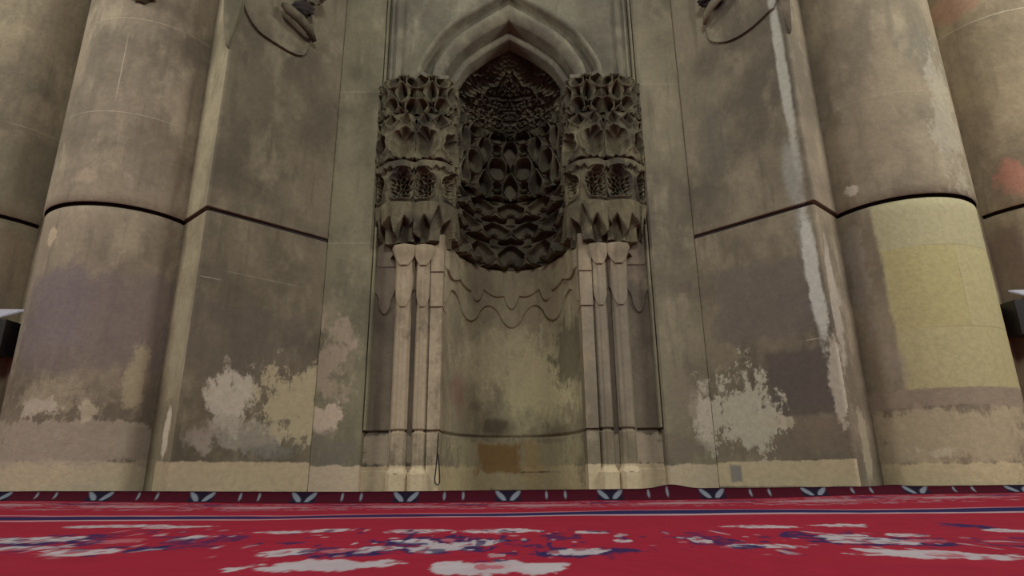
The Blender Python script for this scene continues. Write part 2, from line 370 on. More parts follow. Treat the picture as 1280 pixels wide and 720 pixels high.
# ------------------------------------------------------------------ carved ornaments hanging over the buttress tops
def on_panel(px, py, lift=0.):
    p = aPanel(px, py); s = 1 if px > 640 else -1
    return p+np.array([-s*.7071*lift, -.7071*lift, 0])
def slab(name, outline, lift, mat, parent, flip, dome=.0):
    out = [on_panel(x, y, 0.0) for x, y in outline]; n = len(out); s = 1 if outline[0][0] > 640 else -1
    nv = np.array([-s*.7071, -.7071, 0]); c = sum(out)/n
    V = [p-nv*.03 for p in out]+[p+nv*lift for p in out]+[c+(p-c)*.86+nv*(lift+dome) for p in out]+[c+nv*(lift+dome*1.3)]
    Fc = []
    for i in range(n):
        j = (i+1) % n
        Fc += [(i, j, n+j, n+i), (n+i, n+j, 2*n+j, 2*n+i), (2*n+i, 2*n+j, 3*n)]
    if flip: Fc = [f[::-1] for f in Fc]
    return mesh(name, V, Fc, mat, parent)
def curve2(pts, n=24): return [tuple(p) for p in catmull(pts, n)]
# left: big petal with a rib, a knob and a leaf on the buttress edge
o1 = curve2([(299, -60), (300, -20), (303, 10), (318, 38), (340, 55), (372, 72), (384, 60), (388, 20), (392, -60)])
slab('petal_carving', o1, .055, M['panel_l'], BUT[-1], False, -.03)
b = MB(); pts = [on_panel(x, y, l) for x, y, l in ((349, 12, .10), (352, 20, .16), (366, 34, .18), (378, 46, .16), (388, 56, .09))]
b.tube(pts, [.03, .055, .055, .05, .03], 10); b.build('rib_carving', M['carved_dark'], BUT[-1], smooth=True, label='dark curved rib')
def rockball(name, c, r, mat, parent, sq=(1, 1, 1), label=None):
    th = np.linspace(0, np.pi, 22); ph = np.linspace(0, 2*np.pi, 33)
    T, Ph = np.meshgrid(th, ph, indexing='ij')
    D = np.stack([np.sin(T)*np.cos(Ph), np.sin(T)*np.sin(Ph), np.cos(T)], -1)
    k = r*(1+.16*(np.sin(D[..., 0]*9)*np.sin(D[..., 1]*8+1)+np.sin(D[..., 2]*11)*.6))
    return grid(name, np.array(c)+D*k[..., None]*np.array(sq), mat, parent, flip=True, label=label)
rockball('knob_carving', on_panel(384, 4, .17), .13, M['arch'], BUT[-1], (1, .7, .8), 'rough pale grey knob')
rockball('hollow_shade', on_panel(372, 18, .10), .13, M['joint'], BUT[-1], (1, .6, .7), 'black ball standing in for the shaded hollow below the knob')  # solid ball, its black stands in for the shade of a hollow
# leaf on the edge (both sides)
def leaf(name, tip, w_, h, s, mat, parent):
    n = 20; V = []; Fc = []
    for i in range(n+1):
        t = i/n; z = tip[2]+h*t; ww = w_*(math.sin(min(1, t*1.15)*math.pi*.62))**.8 if t > 0 else .004
        for k, (u, d) in enumerate(((-.9, .35), (-1, .0), (-.5, -.07), (0, -.13), (.5, -.07), (1, .0), (.9, .35))):
            V.append((tip[0]+u*ww+.02*u*0, tip[1]+d*(.25+min(1, t*2)), z))
    for i in range(n):
        for k in range(6): a = i*7+k; Fc.append((a, a+1, a+8, a+7))
    return mesh(name, V, Fc, mat, parent, smooth=False)
tl = aY(283, 57, -.93); leaf('leaf_carving', tl, .105, 1.1, -1, M['strip_l'], BUT[-1])
# right
o2 = curve2([(880, -60), (884, 20), (886, 42), (892, 54), (912, 54), (938, 40), (962, 18), (972, 4), (978, -60)])
slab('petal_carving', o2, .055, M['panel_r'], BUT[1], True, -.03)
b = MB(); pts = [on_panel(x, y, l) for x, y, l in ((886, 36, .10), (892, 27, .16), (900, 16, .18), (910, 4, .17), (916, -10, .1))]
b.tube(pts, [.02, .04, .045, .045, .03], 10); b.build('rib_carving', M['strip_r'], BUT[1], smooth=True)
rockball('hollow_shade', on_panel(893, 6, .10), .13, M['joint'], BUT[1], (1, .6, .6), 'black ball standing in for the shaded hollow beside the rib')  # another solid ball painted black as hollow shade
tr = aY(988, 40, -.90); leaf('leaf_carving', tr, .09, 1.4, 1, M['side_r'], BUT[1])
rockball('knob_carving', (aCol(181, 0)+np.array([0, -.04, .03])), .11, M['carved'], cl, (1.2, .8, .8), 'dark carved knob')
rockball('knob_carving', (aCol(1003, -6)+np.array([0, -.02, .03])), .10, M['carved_dark'], cr, (1.2, .8, .8), 'dark carved knob')

# ------------------------------------------------------------------ the prayer niche
MIH = empty('prayer_niche', (0, 0, 0), 'tall pointed-arch stone prayer niche with dark honeycomb carving in the centre of the wall', 'prayer niche')
for s, sl in ((-1, '_l'), (1, '_r')):
    # flat strip of the frame, inner edge leans like the photo: slightly wider below
    b = MB(); b.prism(X(s, [(1.50, 1.44), (1.50, .02), (1.52, 0), (1.98, 0), (1.98, 1.44)]), 0, TOP); b.build('frame_pilaster', M['strip'+sl], MIH)
    b = MB(); b.prism(X(s, [(1.465, .3), (1.465, .045), (1.472, .03), (1.488, .03), (1.494, .045), (1.494, .3)]), .69, TOP); b.build('frame_bead', M['strip'+sl], MIH)
    # upper mouldings beside the arch
    b = MB(); b.prism(X(s, [(1.29, .3), (1.29, .08), (1.31, .055), (1.36, .055), (1.38, .08), (1.40, .08), (1.41, .06), (1.43, .06), (1.44, .1), (1.44, .3)]), 4.6, TOP)
    b.build('upper_moulding', M['arch'], MIH)
# scallop/groove helpers
def ledge(z): return -.035*np.exp(-((z-.675)/.014)**4)
def wave(u, c, amp, p): return c+amp*np.cos(2*np.pi*u/p)
# recess backing (flat, both sides) with its wavy skirt
for s in (-1, 1):
    xs = np.linspace(1.20, 1.50, 61); zs = np.linspace(0, 4.7, 941)
    Z, Xx = np.meshgrid(zs, xs, indexing='ij')
    wv = 2.02-.13*np.sign(np.cos(2*np.pi*(Xx-1.36)/.27))*np.abs(np.cos(2*np.pi*(Xx-1.36)/.27))**.6
    h = .022*sstep(0, .012, Z-wv)-.0*Z
    h += .015*sstep(0, .01, Z-2.42)*(Xx < 1.46)
    h += ledge(Z)+.012*(Z < .3)
    P = np.stack([s*Xx, .14-h, Z], -1); grid('recess_panel', P, M['backing'], MIH, flip=(s < 0))
# corner strips beside the colonnettes
for s in (-1, 1):
    b = MB()
    for z0, z1, o in ((0, .66, .0), (.69, 1.95, 0), (1.95, 2.33, .018), (2.33, 2.75, .034)):
        b.prism(X(s, [(.73-o*.3, .5), (.73-o*.3, .02-o), (.855, .02-o), (.855, .5)]), z0, z1)
    b.prism(X(s, [(.745, .4), (.745, .05), (.855, .05), (.855, .4)]), .65, .70)
    b.build('corner_strip', M['shaft'], MIH)
# colonnettes
def colonnette(s, cx, r):
    a = np.linspace(-np.pi*1.08, .08*np.pi, 61); zs = np.r_[np.linspace(.27, 1.8, 260), np.linspace(1.805, 2.62, 220)]
    Z, A = np.meshgrid(zs, a, indexing='ij')
    u = (A+np.pi/2)/(np.pi/2)      # -1..1 over the front
    au = np.clip(np.abs(u), 0, 1)
    oct_ = .004*np.cos(8*(A+np.pi/2))
    rr = r+oct_+ledge(Z)*.7
    t1 = 1.93+.21*sstep(.15, .95, au); rr = rr+.018*sstep(0, .012, Z-t1)
    t2 = 2.38+.20*sstep(.15, 1., au); rr = rr+.024*sstep(0, .012, Z-t2)+.02*sstep(2.42, 2.6, Z)
    rr = rr+.03*sstep(.33, .27, Z)
    P = np.stack([s*cx+rr*np.cos(A), .055+rr*np.sin(A), Z], -1)
    return grid('colonnette', P, M['shaft'], MIH)
for s in (-1, 1):
    for cx, r in ((.935, .068), (1.14, .082)):
        sh = colonnette(s, cx, r); k = .105 if cx > 1 else .099
        b = MB(); b.prism(X(s, [(cx-k, .14), (cx-k, .0), (cx-.055, -.055), (cx+.055, -.055), (cx+k, .0), (cx+k, .14)]), 0, .275)
        ob = b.build('colonnette_base', M['shaft'], sh, label='pale block base')
        md = ob.modifiers.new('edge', 'BEVEL'); md.width = .01; md.segments = 2; md.limit_method = 'ANGLE'
    b = MB(); b.prism(X(s, [(.85, .2), (.85, .075), (1.24, .075), (1.24, .2)]), 0, 2.7); b.build('pier_core', M['backing'], MIH)

# arch curve (half, x>=0) from spring to apex
def half(pl):
    q = []
    for (x, y) in pl:
        p = aY(x, y, -.02); q.append((abs(p[0]-.018), p[2]))
    return q
inner = [(.735, 4.30), (.735, 4.55)]+half([(557, 92), (564, 78), (577, 60), (590, 50), (606, 39), (622, 30)])+[(0, aY(638, 23, 0)[2])]
outer = [(1.07, 4.30), (1.07, 4.62)]+half([(524, 88), (531, 72), (549, 46), (560, 35), (574, 24), (600, 9)])+[(0, aY(638, -12, 0)[2])]
nc = 120
IC, _ = arcresample(catmull(inner, 200), nc); OC, _ = arcresample(catmull(outer, 200), nc)
IC[-1, 0] = 0; OC[-1, 0] = 0
prof = [(-.0, .36), (.0, .05), (.02, .03), (.10, .0), (.22, -.03), (.34, -.045), (.42, -.03), (.48, .03), (.56, .09), (.66, .11), (.74, .10), (.80, .06), (.84, -.03), (.86, -.07), (.97, -.07), (1., -.06), (1.0, .09)]
def full(C): return np.vstack([C*[-1, 1], C[::-1][1:]])
I2, O2 = full(IC), full(OC)
P = np.zeros((len(prof), len(I2), 3))
msk = (I2[:, 1] >= 0)
for k, (w_, y) in enumerate(prof):
    q = I2*(1-w_)+O2*w_; P[k, :, 0] = q[:, 0]; P[k, :, 1] = y; P[k, :, 2] = q[:, 1]
ii = np.where(I2[:, 1] > 4.50)[0]
grid('arch_moulding', P[:, ii[0]:ii[-1]+1], M['arch'], MIH, flip=False, smooth=True)
# inner ring set back
ring = [(.0, .32), (.0, .165), (.03, .15), (.13, .12), (.2, .13), (.26, .10), (.26, -.0)]
C3 = I2.copy()
def shrink(C, k):      # offset inwards by k metres
    T = np.gradient(C, axis=0); T /= np.linalg.norm(T, axis=1)[:, None]+1e-9
    return C+np.stack([T[:, 1], -T[:, 0]], 1)*k
P = []
for w_, y in ((.085, .46), (.085, .27), (.078, .25), (.045, .235), (.012, .24), (-.004, .25)):
    q = shrink(I2, w_); q[len(q)//2, 0] = 0; P.append(np.stack([q[:, 0], np.full(len(q), y), q[:, 1]], 1))
P = np.array(P); grid('inner_arch', P[:, ii[0]:ii[-1]+1], M['arch'], MIH, smooth=True)
# spandrel field
zz = OC[:, 1]; rows = []
for x, z in OC:
    if z >= 4.6: rows.append((x-.01, z))
rows += [(0, zz[-1]+.02), (0, TOP)]
for s in (-1, 1):
    P = np.array([[[s*x, .10, z] for x in np.linspace(x0, 1.46, 8)] for x0, z in rows]); grid('spandrel', P, M['arch'], MIH, flip=(s < 0), smooth=False)

# niche bowl -----------------------------------------------------------
warc_z = IC[:, 1]; warc_x = IC[:, 0]
def wz(z):
    return np.where(z < 4.5, .74, np.interp(z, warc_z, warc_x)-.06*sstep(4.5, 4.7, z))
def dz(z):
    base = 1.12*(1-.20*sstep(2.6, 4.8, z))
    return base*np.clip(np.where(z < 4.6, 1., (wz(z)/.68)), 0, 1)**.85
zapex = IC[-1, 1]-.10
NU = 641
A1 = np.linspace(0, np.pi, NU)
def bowl(Z, A):
    ww = np.maximum(wz(np.minimum(Z, 5.6)), .0); d = dz(Z)
    return np.stack([ww*np.cos(A), .12+.18*sstep(4.42, 4.55, Z)+(d-.12*sstep(4.3, 4.6, Z)*0)*np.sin(A), Z], -1)
def displaced(zs, hfun):
    Z, A = np.meshgrid(zs, A1, indexing='ij'); B = bowl(Z, A)
    dx, dy, dzv = -np.cos(A)*1., -np.sin(A)*1., np.zeros_like(A)
    tilt = np.clip((Z-4.3)/1.1, 0, 1)*.8
    D = np.stack([dx, dy, -tilt], -1); D /= np.linalg.norm(D, axis=-1)[..., None]
    h = hfun(Z, A)
    edge = sstep(0, .10, A)*sstep(0, .10, np.pi-A)     # fades at the front edges
    return B+D*(h*(.3+.7*edge))[..., None]
def plainwall(Z, A):
    u = A/np.pi
    ph = (A-np.pi/2)/(np.pi/2)           # -1..1, 0 in the middle
    # wavy skirt: V in the middle, round humps, U drops at the sides
    c_ = np.cos(2*np.pi*ph*2.02+np.pi); wv = 2.115+.125*np.sign(c_)*np.abs(c_)**.75 + .04*np.abs(ph)
    h = .028*sstep(0, .014, Z-wv)
    # second skirt of lobes with three hanging leaves
    w2 = 2.44-.07*np.abs(np.sin(ph*np.pi*3))
    for c, dep, wd in ((0, .22, .10), (-.42, .17, .09), (.42, .17, .09)):
        t = np.abs(ph-c)/wd; w2 = np.where(t < 1, np.minimum(w2, 2.44-dep*(1-t**2.2)), w2)
    h = h+.03*sstep(0, .014, Z-w2)
    return h+ledge(Z)
P = displaced(np.r_[np.linspace(0, 1.8, 150), np.linspace(1.81, 2.72, 170)], plainwall)
grid('niche_wall', P, M['niche'], MIH)
def cells(u, v, D, ridge, fold=True):
    """u: cell coordinate (integers are borders), v: 0..1 through the tier. concave pointed cell with ridge"""
    x = u-np.floor(u)-.5; ax = np.abs(x)
    bt = np.clip((1.0-v)/.50, 0, 1)**.75; bb = np.clip((v+.02)/.30, 0, 1)**.6
    bw = .45*np.minimum(bt, bb)+1e-4
    t = ax/bw
    h = np.where(t < 1, -D*np.sqrt(np.clip(1-t*t, 0, 1)), 0)
    h = h+ridge*np.exp(-((ax-bw)/.055)**2)
    # little diamond hollow between the pointed tops
    xd = .5-ax; td = xd/.16+np.abs(v-.86)/.16
    h = np.where(td < 1, -D*.55*(1-td)**.5+h*.2, h)
    if fold:   # a small crown-shaped leaf standing in the foot of each cell
        tl_ = ax/.26+np.abs(v-.20)/.20
        h = h+np.where(tl_ < 1, D*.75*(1-tl_)**.6, 0)
    return h
def zig(u, a):    # crown-like lower edge
    x = np.abs(u-np.floor(u)-.5)
    return a*(np.abs(x-.25)*4-.5)+a*.6*(x < .12)
def net(u, v, D, ridge):
    """ogee net of staggered lens-shaped cells, one cell per unit in u and v"""
    g = np.cos(2*np.pi*u)+np.cos(2*np.pi*v)+.25*np.cos(4*np.pi*u)
    fr = np.where(g > 0, v+.5, v) % 1.0          # 0 at the foot of each cell, 1 at its tip
    ag = np.clip(np.abs(g)/2, 0, 1)
    nm = np.abs(np.cos(2*np.pi*u)-np.cos(2*np.pi*v))/2
    h = -D*sstep(.30, .52, ag)*(.75+.45*fr)                    # smooth hollow of the cell
    h = h+ridge*np.exp(-((ag-.24)/.07)**2)+ridge*.5*np.exp(-(ag/.06)**2)
    h = h-D*1.1*sstep(.62, .80, nm)*sstep(.16, .08, ag)        # small dark hole where four cells meet
    tip = sstep(.55, .95, fr)*sstep(.42, .5, ag)
    return h-D*.5*tip
HOOD = bpy.data.objects.new('honeycomb_hood', None); COL.objects.link(HOOD); HOOD.parent = MIH; HOOD.location = (0, .6, 2.7)
HOOD['label'] = 'dark honeycomb carved hood of the niche'
tiers = [(2.70, 3.06, 5, 0., .12, .10, 1), (3.06, 3.34, 5, .5, .11, .08, 1), (3.34, 3.62, 5, 0., .11, .07, 1)]
for k, (z0, z1, n, off, D, lip, fold) in enumerate(tiers):
    def hf(Z, A):
        u = A/np.pi*n+off
        zb = z0+.045+zig(u, .05)
        st = sstep(0, .012, Z-zb)
        vv = np.clip((Z-zb)/(z1-zb), 0, 1)
        h = st*(lip*(1-vv)**.8+cells(u, vv, D, .035, fold)*np.clip((1-vv)*8, 0, 1))+(1-st)*(-.05)
        return h+.05
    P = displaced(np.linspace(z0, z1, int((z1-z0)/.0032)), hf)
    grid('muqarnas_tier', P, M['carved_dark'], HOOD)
for z0, z1 in ((3.62, 4.0), (4.0, 4.36), (4.36, 4.665)):
    def hf(Z, A):
        u = A/np.pi*6; v = (Z-3.79)/.50
        rim = .07*np.exp(-((Z-3.635)/.02)**2)
        return .07+net(u, v, .13, .04)+rim
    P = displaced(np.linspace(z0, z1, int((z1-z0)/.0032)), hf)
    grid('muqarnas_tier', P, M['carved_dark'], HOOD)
# arabesque vault: spirals and stems in relief, mirrored about the middle
strokes = []
def spiral(cx, cz, r, turns, a0, cw):
    t = np.linspace(0, 1, 46); a = a0+cw*t*turns*2*np.pi; rr = r*(1-.82*t)
    return np.stack([cx+rr*np.cos(a), cz+rr*np.sin(a)], 1)
for cx, cz, r, tu, a0, cw in ((.18, 4.83, .10, 1.6, -1.5, 1), (.40, 4.86, .09, 1.4, -2.2, -1), (.55, 4.78, .07, 1.2, 0, 1), (.15, 5.04, .07, 1.4, 1.5, -1), (.33, 5.03, .075, 1.3, 0, 1), (.10, 5.20, .05, 1.3, 1.5, 1), (.22, 5.17, .045, 1.2, 3, -1), (.52, 4.95, .05, 1.1, 1, 1), (.05, 4.75, .05, 1, 0, 1), (.05, 4.93, .045, 1, 2, -1)):
    strokes.append(spiral(cx, cz, r, tu, a0, cw))
for pl in ([(0, 4.66), (.10, 4.70), (.25, 4.70), (.32, 4.78)], [(.28, 4.74), (.30, 4.9), (.24, 4.98)], [(.0, 4.86), (.05, 5.0), (0, 5.12), (.04, 5.22), (0, 5.32)], [(.38, 4.72), (.5, 4.84), (.46, 4.97), (.38, 5.05)], [(.5, 4.68), (.62, 4.72), (.64, 4.85)], [(.06, 5.1), (.2, 5.1), (.3, 5.08)], [(.0, 5.15), (.12, 5.24), (.06, 5.34)], [(.28, 5.14), (.18, 5.22), (.1, 5.31)], [(.62, 4.9), (.52, 5.0), (.4, 5.12)], [(.4, 4.98), (.36, 5.12), (.26, 5.2)]):
    strokes.append(catmull(pl, 30))
SP = np.vstack(strokes)
def arab(Z, A):
    B = bowl(Z, A); x = np.abs(B[..., 0]).ravel(); z = Z.ravel(); d = np.full(x.shape, 9.)
    for i in range(0, len(SP), 16):
        q = SP[i:i+16]; d = np.minimum(d, np.min(np.hypot(x[:, None]-q[:, 0], z[:, None]-q[:, 1]), axis=1))
    d = d.reshape(Z.shape)
    w_ = worley(np.abs(B[..., 0])*11, (Z-dz(Z))*11, 9)
    fade = sstep(0, .04, Z-4.64)
    h = .06*np.exp(-(d/.017)**2)*fade-.05*fade+.035*np.exp(-(w_/.10)**2)*fade
    for c in (4.72, 4.80, 4.9, 5.0, 5.1, 5.2):     # beads up the middle seam
        h = h+.03*np.exp(-(((A-np.pi/2)/.05)**2+((Z-c)/.025)**2))
    return h+.045
Zs = np.linspace(4.655, zapex-.005, 300)
P = displaced(Zs, arab); P2 = P[:, ::1]
grid('arabesque_vault', P2, M['carved_dark'], HOOD, label='scrolled leafwork at the top of the hood')

# capitals: two lobes above the two colonnettes, carved in tiers ---------------------------------
LOW = catmull([(.74, .60), (.745, .30), (.745, .10), (.79, .0), (.92, -.03), (1.04, .02), (1.16, -.03), (1.27, .0), (1.32, .10), (1.40, .13), (1.50, .13)], 300)
HIG = catmull([(.72, .62), (.70, .30), (.695, .08), (.75, -.10), (.90, -.16), (1.04, -.10), (1.18, -.16), (1.32, -.12), (1.41, .0), (1.46, .03), (1.50, .06)], 300)
NCP = 321
LOWr, tl_ = arcresample(LOW, NCP); HIGr, th_ = arcresample(HIG, NCP)
def capital_grid(z0, z1, hf, s):
    zs = np.linspace(z0, z1, max(12, int((z1-z0)/.0034))); kk = sstep(2.6, 3.4, zs)*.75+.25*sstep(3.2, 4.6, zs)
    kk = kk-.5*sstep(2.75, 2.5, zs)*0
    P = LOWr[None]*(1-kk)[:, None, None]+HIGr[None]*kk[:, None, None]
    arc = np.linspace(0, 1, NCP)*1.0
    # q: cell coordinate, integer borders between lobes
    q = (P[..., 0]-1.04)/.25
    L = np.cumsum(np.r_[[[0]]*1, np.zeros((0, 1))]) if False else None
    seg = np.linalg.norm(np.diff(P, axis=1), axis=2); s_ = np.concatenate([np.zeros((len(zs), 1)), np.cumsum(seg, 1)], 1)
    i0 = int(np.argmin(np.abs(HIGr[60:, 0]-1.04)))+60
    q = (s_-s_[:, i0:i0+1])/.265
    T = np.gradient(P, axis=1); T /= np.linalg.norm(T, axis=2)[..., None]+1e-9
    Nn = np.stack([T[..., 1], -T[..., 0]], -1)
    Z = np.repeat(zs[:, None], NCP, 1); h = hf(Z, q)
    ed = sstep(0, .06, s_)*sstep(0, .05, s_[:, -1:]-s_); h = h*(.15+.85*ed)
    Q = P+Nn*h[..., None]
    return np.stack([s*Q[..., 0], Q[..., 1], Z], -1)
def medallion(x, v, D, R=.44, lobes=5):
    y = (v-.5)*1.0; r = np.hypot(x, y*1.0); an = np.arctan2(x, y)
    Rr = R*(.86+.14*np.abs(np.cos(an*lobes/2)))
    t = r/Rr
    h = np.where(t < 1, -D*(1-np.clip(t, 0, 1)**4), 0)+.04*np.exp(-((r-Rr)/.06)**2)
    return h, t
def T1(Z, q, z0=2.50, z1=3.06):
    # flame-edged skirt
    zb = z0+.02; u = q
    x = u-np.floor(u)-.5
    v = (Z-z0)/(z1-z0)
    low = .10+.16*np.abs(x)*2*0; 
    h = .085*sstep(.22, .27, v)*(1-v*.3)-.04*sstep(.27, .2, v)
    fl = .48+.30*np.abs(((u*3) % 1)-.5)*2-.22*np.cos(2*np.pi*x)*.6
    h = h+.065*sstep(0, .05, v-fl)
    t = np.abs(x)/.34; cell = np.where((t < 1) & (v < fl) & (v > .14), -.10*np.sqrt(np.clip(1-t*t, 0, 1)), 0); h = h+cell
    tl2 = np.abs(x)/.2+np.abs(v-.22)/.22; h = h+np.where(tl2 < 1, .05*(1-tl2)**.6, 0)
    return h+.03*np.exp(-((v-fl)/.035)**2)
def T2(Z, q, z0=3.06, z1=3.54):
    u = q; x = u-np.floor(u)-.5; v = (Z-z0)/(z1-z0)
    h, t = medallion(x, np.clip((v-.02)/.86, 0, 1), .13)
    h = h*1.
    w_ = worley(u*5, Z*20, 12)
    h = h+np.where(t < .86, .085*np.exp(-(w_/.16)**2), 0)
    h = h+.06*sstep(.0, .05, v)*(1-.3*v)
    xs_ = np.abs(((u*4) % 1)-.5)
    h = h+.05*sstep(0, .04, v-(.90-.10*xs_*2-.10*(1-np.abs(x)*2)))
    return h
def T3(Z, q, z0=3.54, z1=4.14):
    u = q; x = u-np.floor(u)-.5; v = (Z-z0)/(z1-z0)
    lip = .085*sstep(.0+.06*np.abs(np.cos(np.pi*2*u)), .035+.06*np.abs(np.cos(np.pi*2*u)), v)*(1-.5*v)
    v1 = np.clip(v/.72, 0, 1); h, t = medallion(x, v1, .14, .45, 7)
    h = np.where(v > .72, 0, h)
    x2 = np.abs(((u+.5) % 1)-.5); td = x2/.24+np.abs(v-.84)/.15
    h = h+np.where(td < 1, -.10*(1-td)**.5, 0)+.035*np.exp(-((td-1)/.16)**2)
    td = np.abs(x)/.2+np.abs(v-.86)/.15
    h = h+np.where(td < 1, -.10*(1-td)**.5, 0)+.03*np.exp(-((td-1)/.2)**2)
    return h+lip
def T4(Z, q, z0=4.14, z1=4.64):
    v = (Z-z0)/(z1-z0)
    return (.05+net(q*1.5, v*1.5+.25, .15, .05))*sstep(1.02, .93, v)
for s in (-1, 1):
    cap = bpy.data.objects.new('capital', None); COL.objects.link(cap); cap.parent = MIH; cap.location = (s*1.1, 0, 2.5)
    cap['label'] = '%s dark lobed capital above the twin colonnettes' % ('left' if s < 0 else 'right')
    for z0, z1, fn in ((2.50, 3.06, T1), (3.06, 3.54, T2), (3.54, 4.14, T3), (4.14, 4.66, T4)):
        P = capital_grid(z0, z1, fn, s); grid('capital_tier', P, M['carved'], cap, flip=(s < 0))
    # underside of the capital and the slab carrying the arch
    for nm, z, C in (('capital_soffit', 2.52, LOWr), ('capital_top', 4.655, HIGr)):
        V = [(s*x, y, z) for x, y in C]+[(s*1.5, .5, z), (s*.9, .62, z)]; mesh(nm, V, [tuple(range(len(V)))], M['carved'], cap)
    # springer moulding: little angular lip under the arch
    p = [(.70, .2), (.70, -.13), (.93, -.15), (1.01, -.23), (1.11, -.10), (1.11, .2)]
    b = MB(); b.prism(X(s, p), 4.625, 4.675); b.build('springer', M['arch'], cap)

# ------------------------------------------------------------------ carpet
def carpet_z(x, y):
    e = sstep(-4.5, -1.2, y)
    lump = .012*(fbm(x*.8+3, y*.8, 41)-.5)*2
    return .042+lump+.035*e*sstep(1.5, 4.2, np.abs(x))
xs = np.r_[np.linspace(-8, -3.6, 200), np.linspace(-3.59, 3.59, 1300), np.linspace(3.6, 8, 200)]
ys = np.r_[np.linspace(-8.5, -5.6, 40), np.linspace(-5.58, -3.9, 120), np.linspace(-3.88, -1.09, 140)]
YY, XX = np.meshgrid(ys, xs, indexing='ij')
RED = np.array(srgb((146, 30, 50))[:3]); WHT = np.array(srgb((176, 166, 170))[:3]); NAV = np.array(srgb((36, 32, 78))[:3]); PNK = np.array(srgb((165, 92, 102))[:3])
C = np.repeat(np.repeat(RED[None, None], len(ys), 0), len(xs), 1)
nz = fbm(XX*13, YY*11, 50)-.5; nz2 = fbm(XX*34, YY*30, 55)-.5
speck = vnoise(XX*55, YY*26, 71)
def ell(px, py, rx, ry, col, rag=.7, stg=1., fx=1.):
    """a woven flower or leaf; px,py only locate it on the carpet"""
    global C
    c = aZ(px, py, .042); a = aZ(px+rx, py, .042); n_ = aZ(px, py+ry, .042); f_ = aZ(px, py-ry, .042)
    rX = abs(a[0]-c[0]); rY = abs(n_[1]-f_[1])/2; cy = (n_[1]+f_[1])/2
    d = np.hypot((XX-c[0])/rX, (YY-cy)/rY)+(nz*1.2+nz2*.7)*rag*2
    k = (stg*(1-sstep(.9, 1.02, d)))[..., None]
    if ry < 4.6 or col is Nn_: k = k*(1-.75*sstep(.62, .72, speck))[..., None]
    C = C*(1-k)+np.array(col)*k
def stripe(y0, wd, col, rag=.0):
    global C
    wd = wd*(1+.45*np.tanh(XX*.5))*(1+.25*np.sin(XX*2.3)); d = np.abs(YY-y0-.05*np.sin(XX*.9)-.12*np.tanh((XX-2)*.6)*-1)/wd; k = (1-sstep(.85, 1.0, d+nz*rag))[..., None]; C = C*(1-k)+np.array(col)*k
stripe(-2.80, .06, PNK*.8+WHT*.2); stripe(-2.98, .16, NAV); stripe(-3.16, .05, WHT*.6+PNK*.4)
# speckled outer border between the navy line and the edge
k = (sstep(.05, .16, nz+nz2)*(YY > -2.2)*(YY < -1.2)*.65)[..., None]; C = C*(1-k)+(WHT*.4+NAV*.25+PNK*.35)*k
for i in range(-6, 7):
    x0 = i*.95+.2; d = np.hypot((XX-x0)/.30, (YY+1.75)/.16)+nz*1.6; k = ((1-sstep(.8, 1, d))*.6)[..., None]; C = C*(1-k)+(WHT*.6+PNK*.4)*k
    x0 = i*.95+.65; d = np.hypot((XX-x0)/.2, (YY+1.5)/.14)+nz*1.8; k = ((1-sstep(.8, 1, d))*.6)[..., None]; C = C*(1-k)+NAV*k
# flowers
W, Nn_, K = WHT, NAV, PNK
for a in ((140, 658, 60, 2.2, W), (220, 659, 45, 1.8, W), (40, 678, 75, 9, Nn_), (45, 674, 60, 3.5, W), (20, 684, 40, 3.2, W), (95, 688, 45, 4, W), (150, 676, 30, 3, K), (185, 684, 20, 4, Nn_), (240, 672, 16, 3, W),
          (352, 666, 28, 2, W), (410, 664, 30, 2, W), (250, 676, 40, 6, Nn_, .9, .7), (420, 690, 62, 4, Nn_), (360, 688, 42, 3.6, W), (418, 686, 28, 3, K), (400, 703, 84, 6.5, W), (345, 706, 34, 5, W), (470, 700, 26, 4, W),
          (525, 665, 44, 2.6, W), (630, 664, 48, 2.4, W), (540, 680, 85, 10, Nn_), (520, 677, 32, 3.2, W), (598, 678, 26, 3.4, W), (545, 684, 38, 4.2, W), (560, 675, 14, 2, K), (478, 684, 26, 2.6, W), (650, 680, 26, 4, Nn_, .9, .8), (700, 672, 22, 3, Nn_, .9, .7),
          (618, 705, 80, 8.5, W), (560, 704, 24, 7, W), (676, 704, 24, 6, W), (618, 703, 22, 4, K), (610, 697, 24, 1.5, Nn_), (735, 688, 56, 4, Nn_), (728, 687, 36, 3.4, W), (735, 665, 22, 2, W), (778, 675, 12, 2.4, W),
          (880, 674, 30, 8, Nn_, .9, .7), (875, 676, 12, 3, W), (955, 657, 46, 2.4, W), (1052, 655, 42, 2.2, W), (960, 684, 52, 3.6, W), (935, 685, 22, 3, Nn_), (1000, 670, 35, 5, Nn_), (1110, 676, 95, 8, Nn_), (1060, 670, 36, 3.4, W), (1130, 668, 34, 3, W), (1095, 677, 48, 4, W), (1165, 676, 28, 2.6, K), (1215, 658, 24, 5, Nn_), (1262, 663, 24, 3, W),
          (1160, 695, 88, 6, W), (1110, 692, 34, 5, W), (1235, 698, 44, 4.5, W), (1185, 696, 22, 3, K)):
    ell(*a[:5], rag=(a[5] if len(a) > 5 else .55), stg=(a[6] if len(a) > 6 else .92))
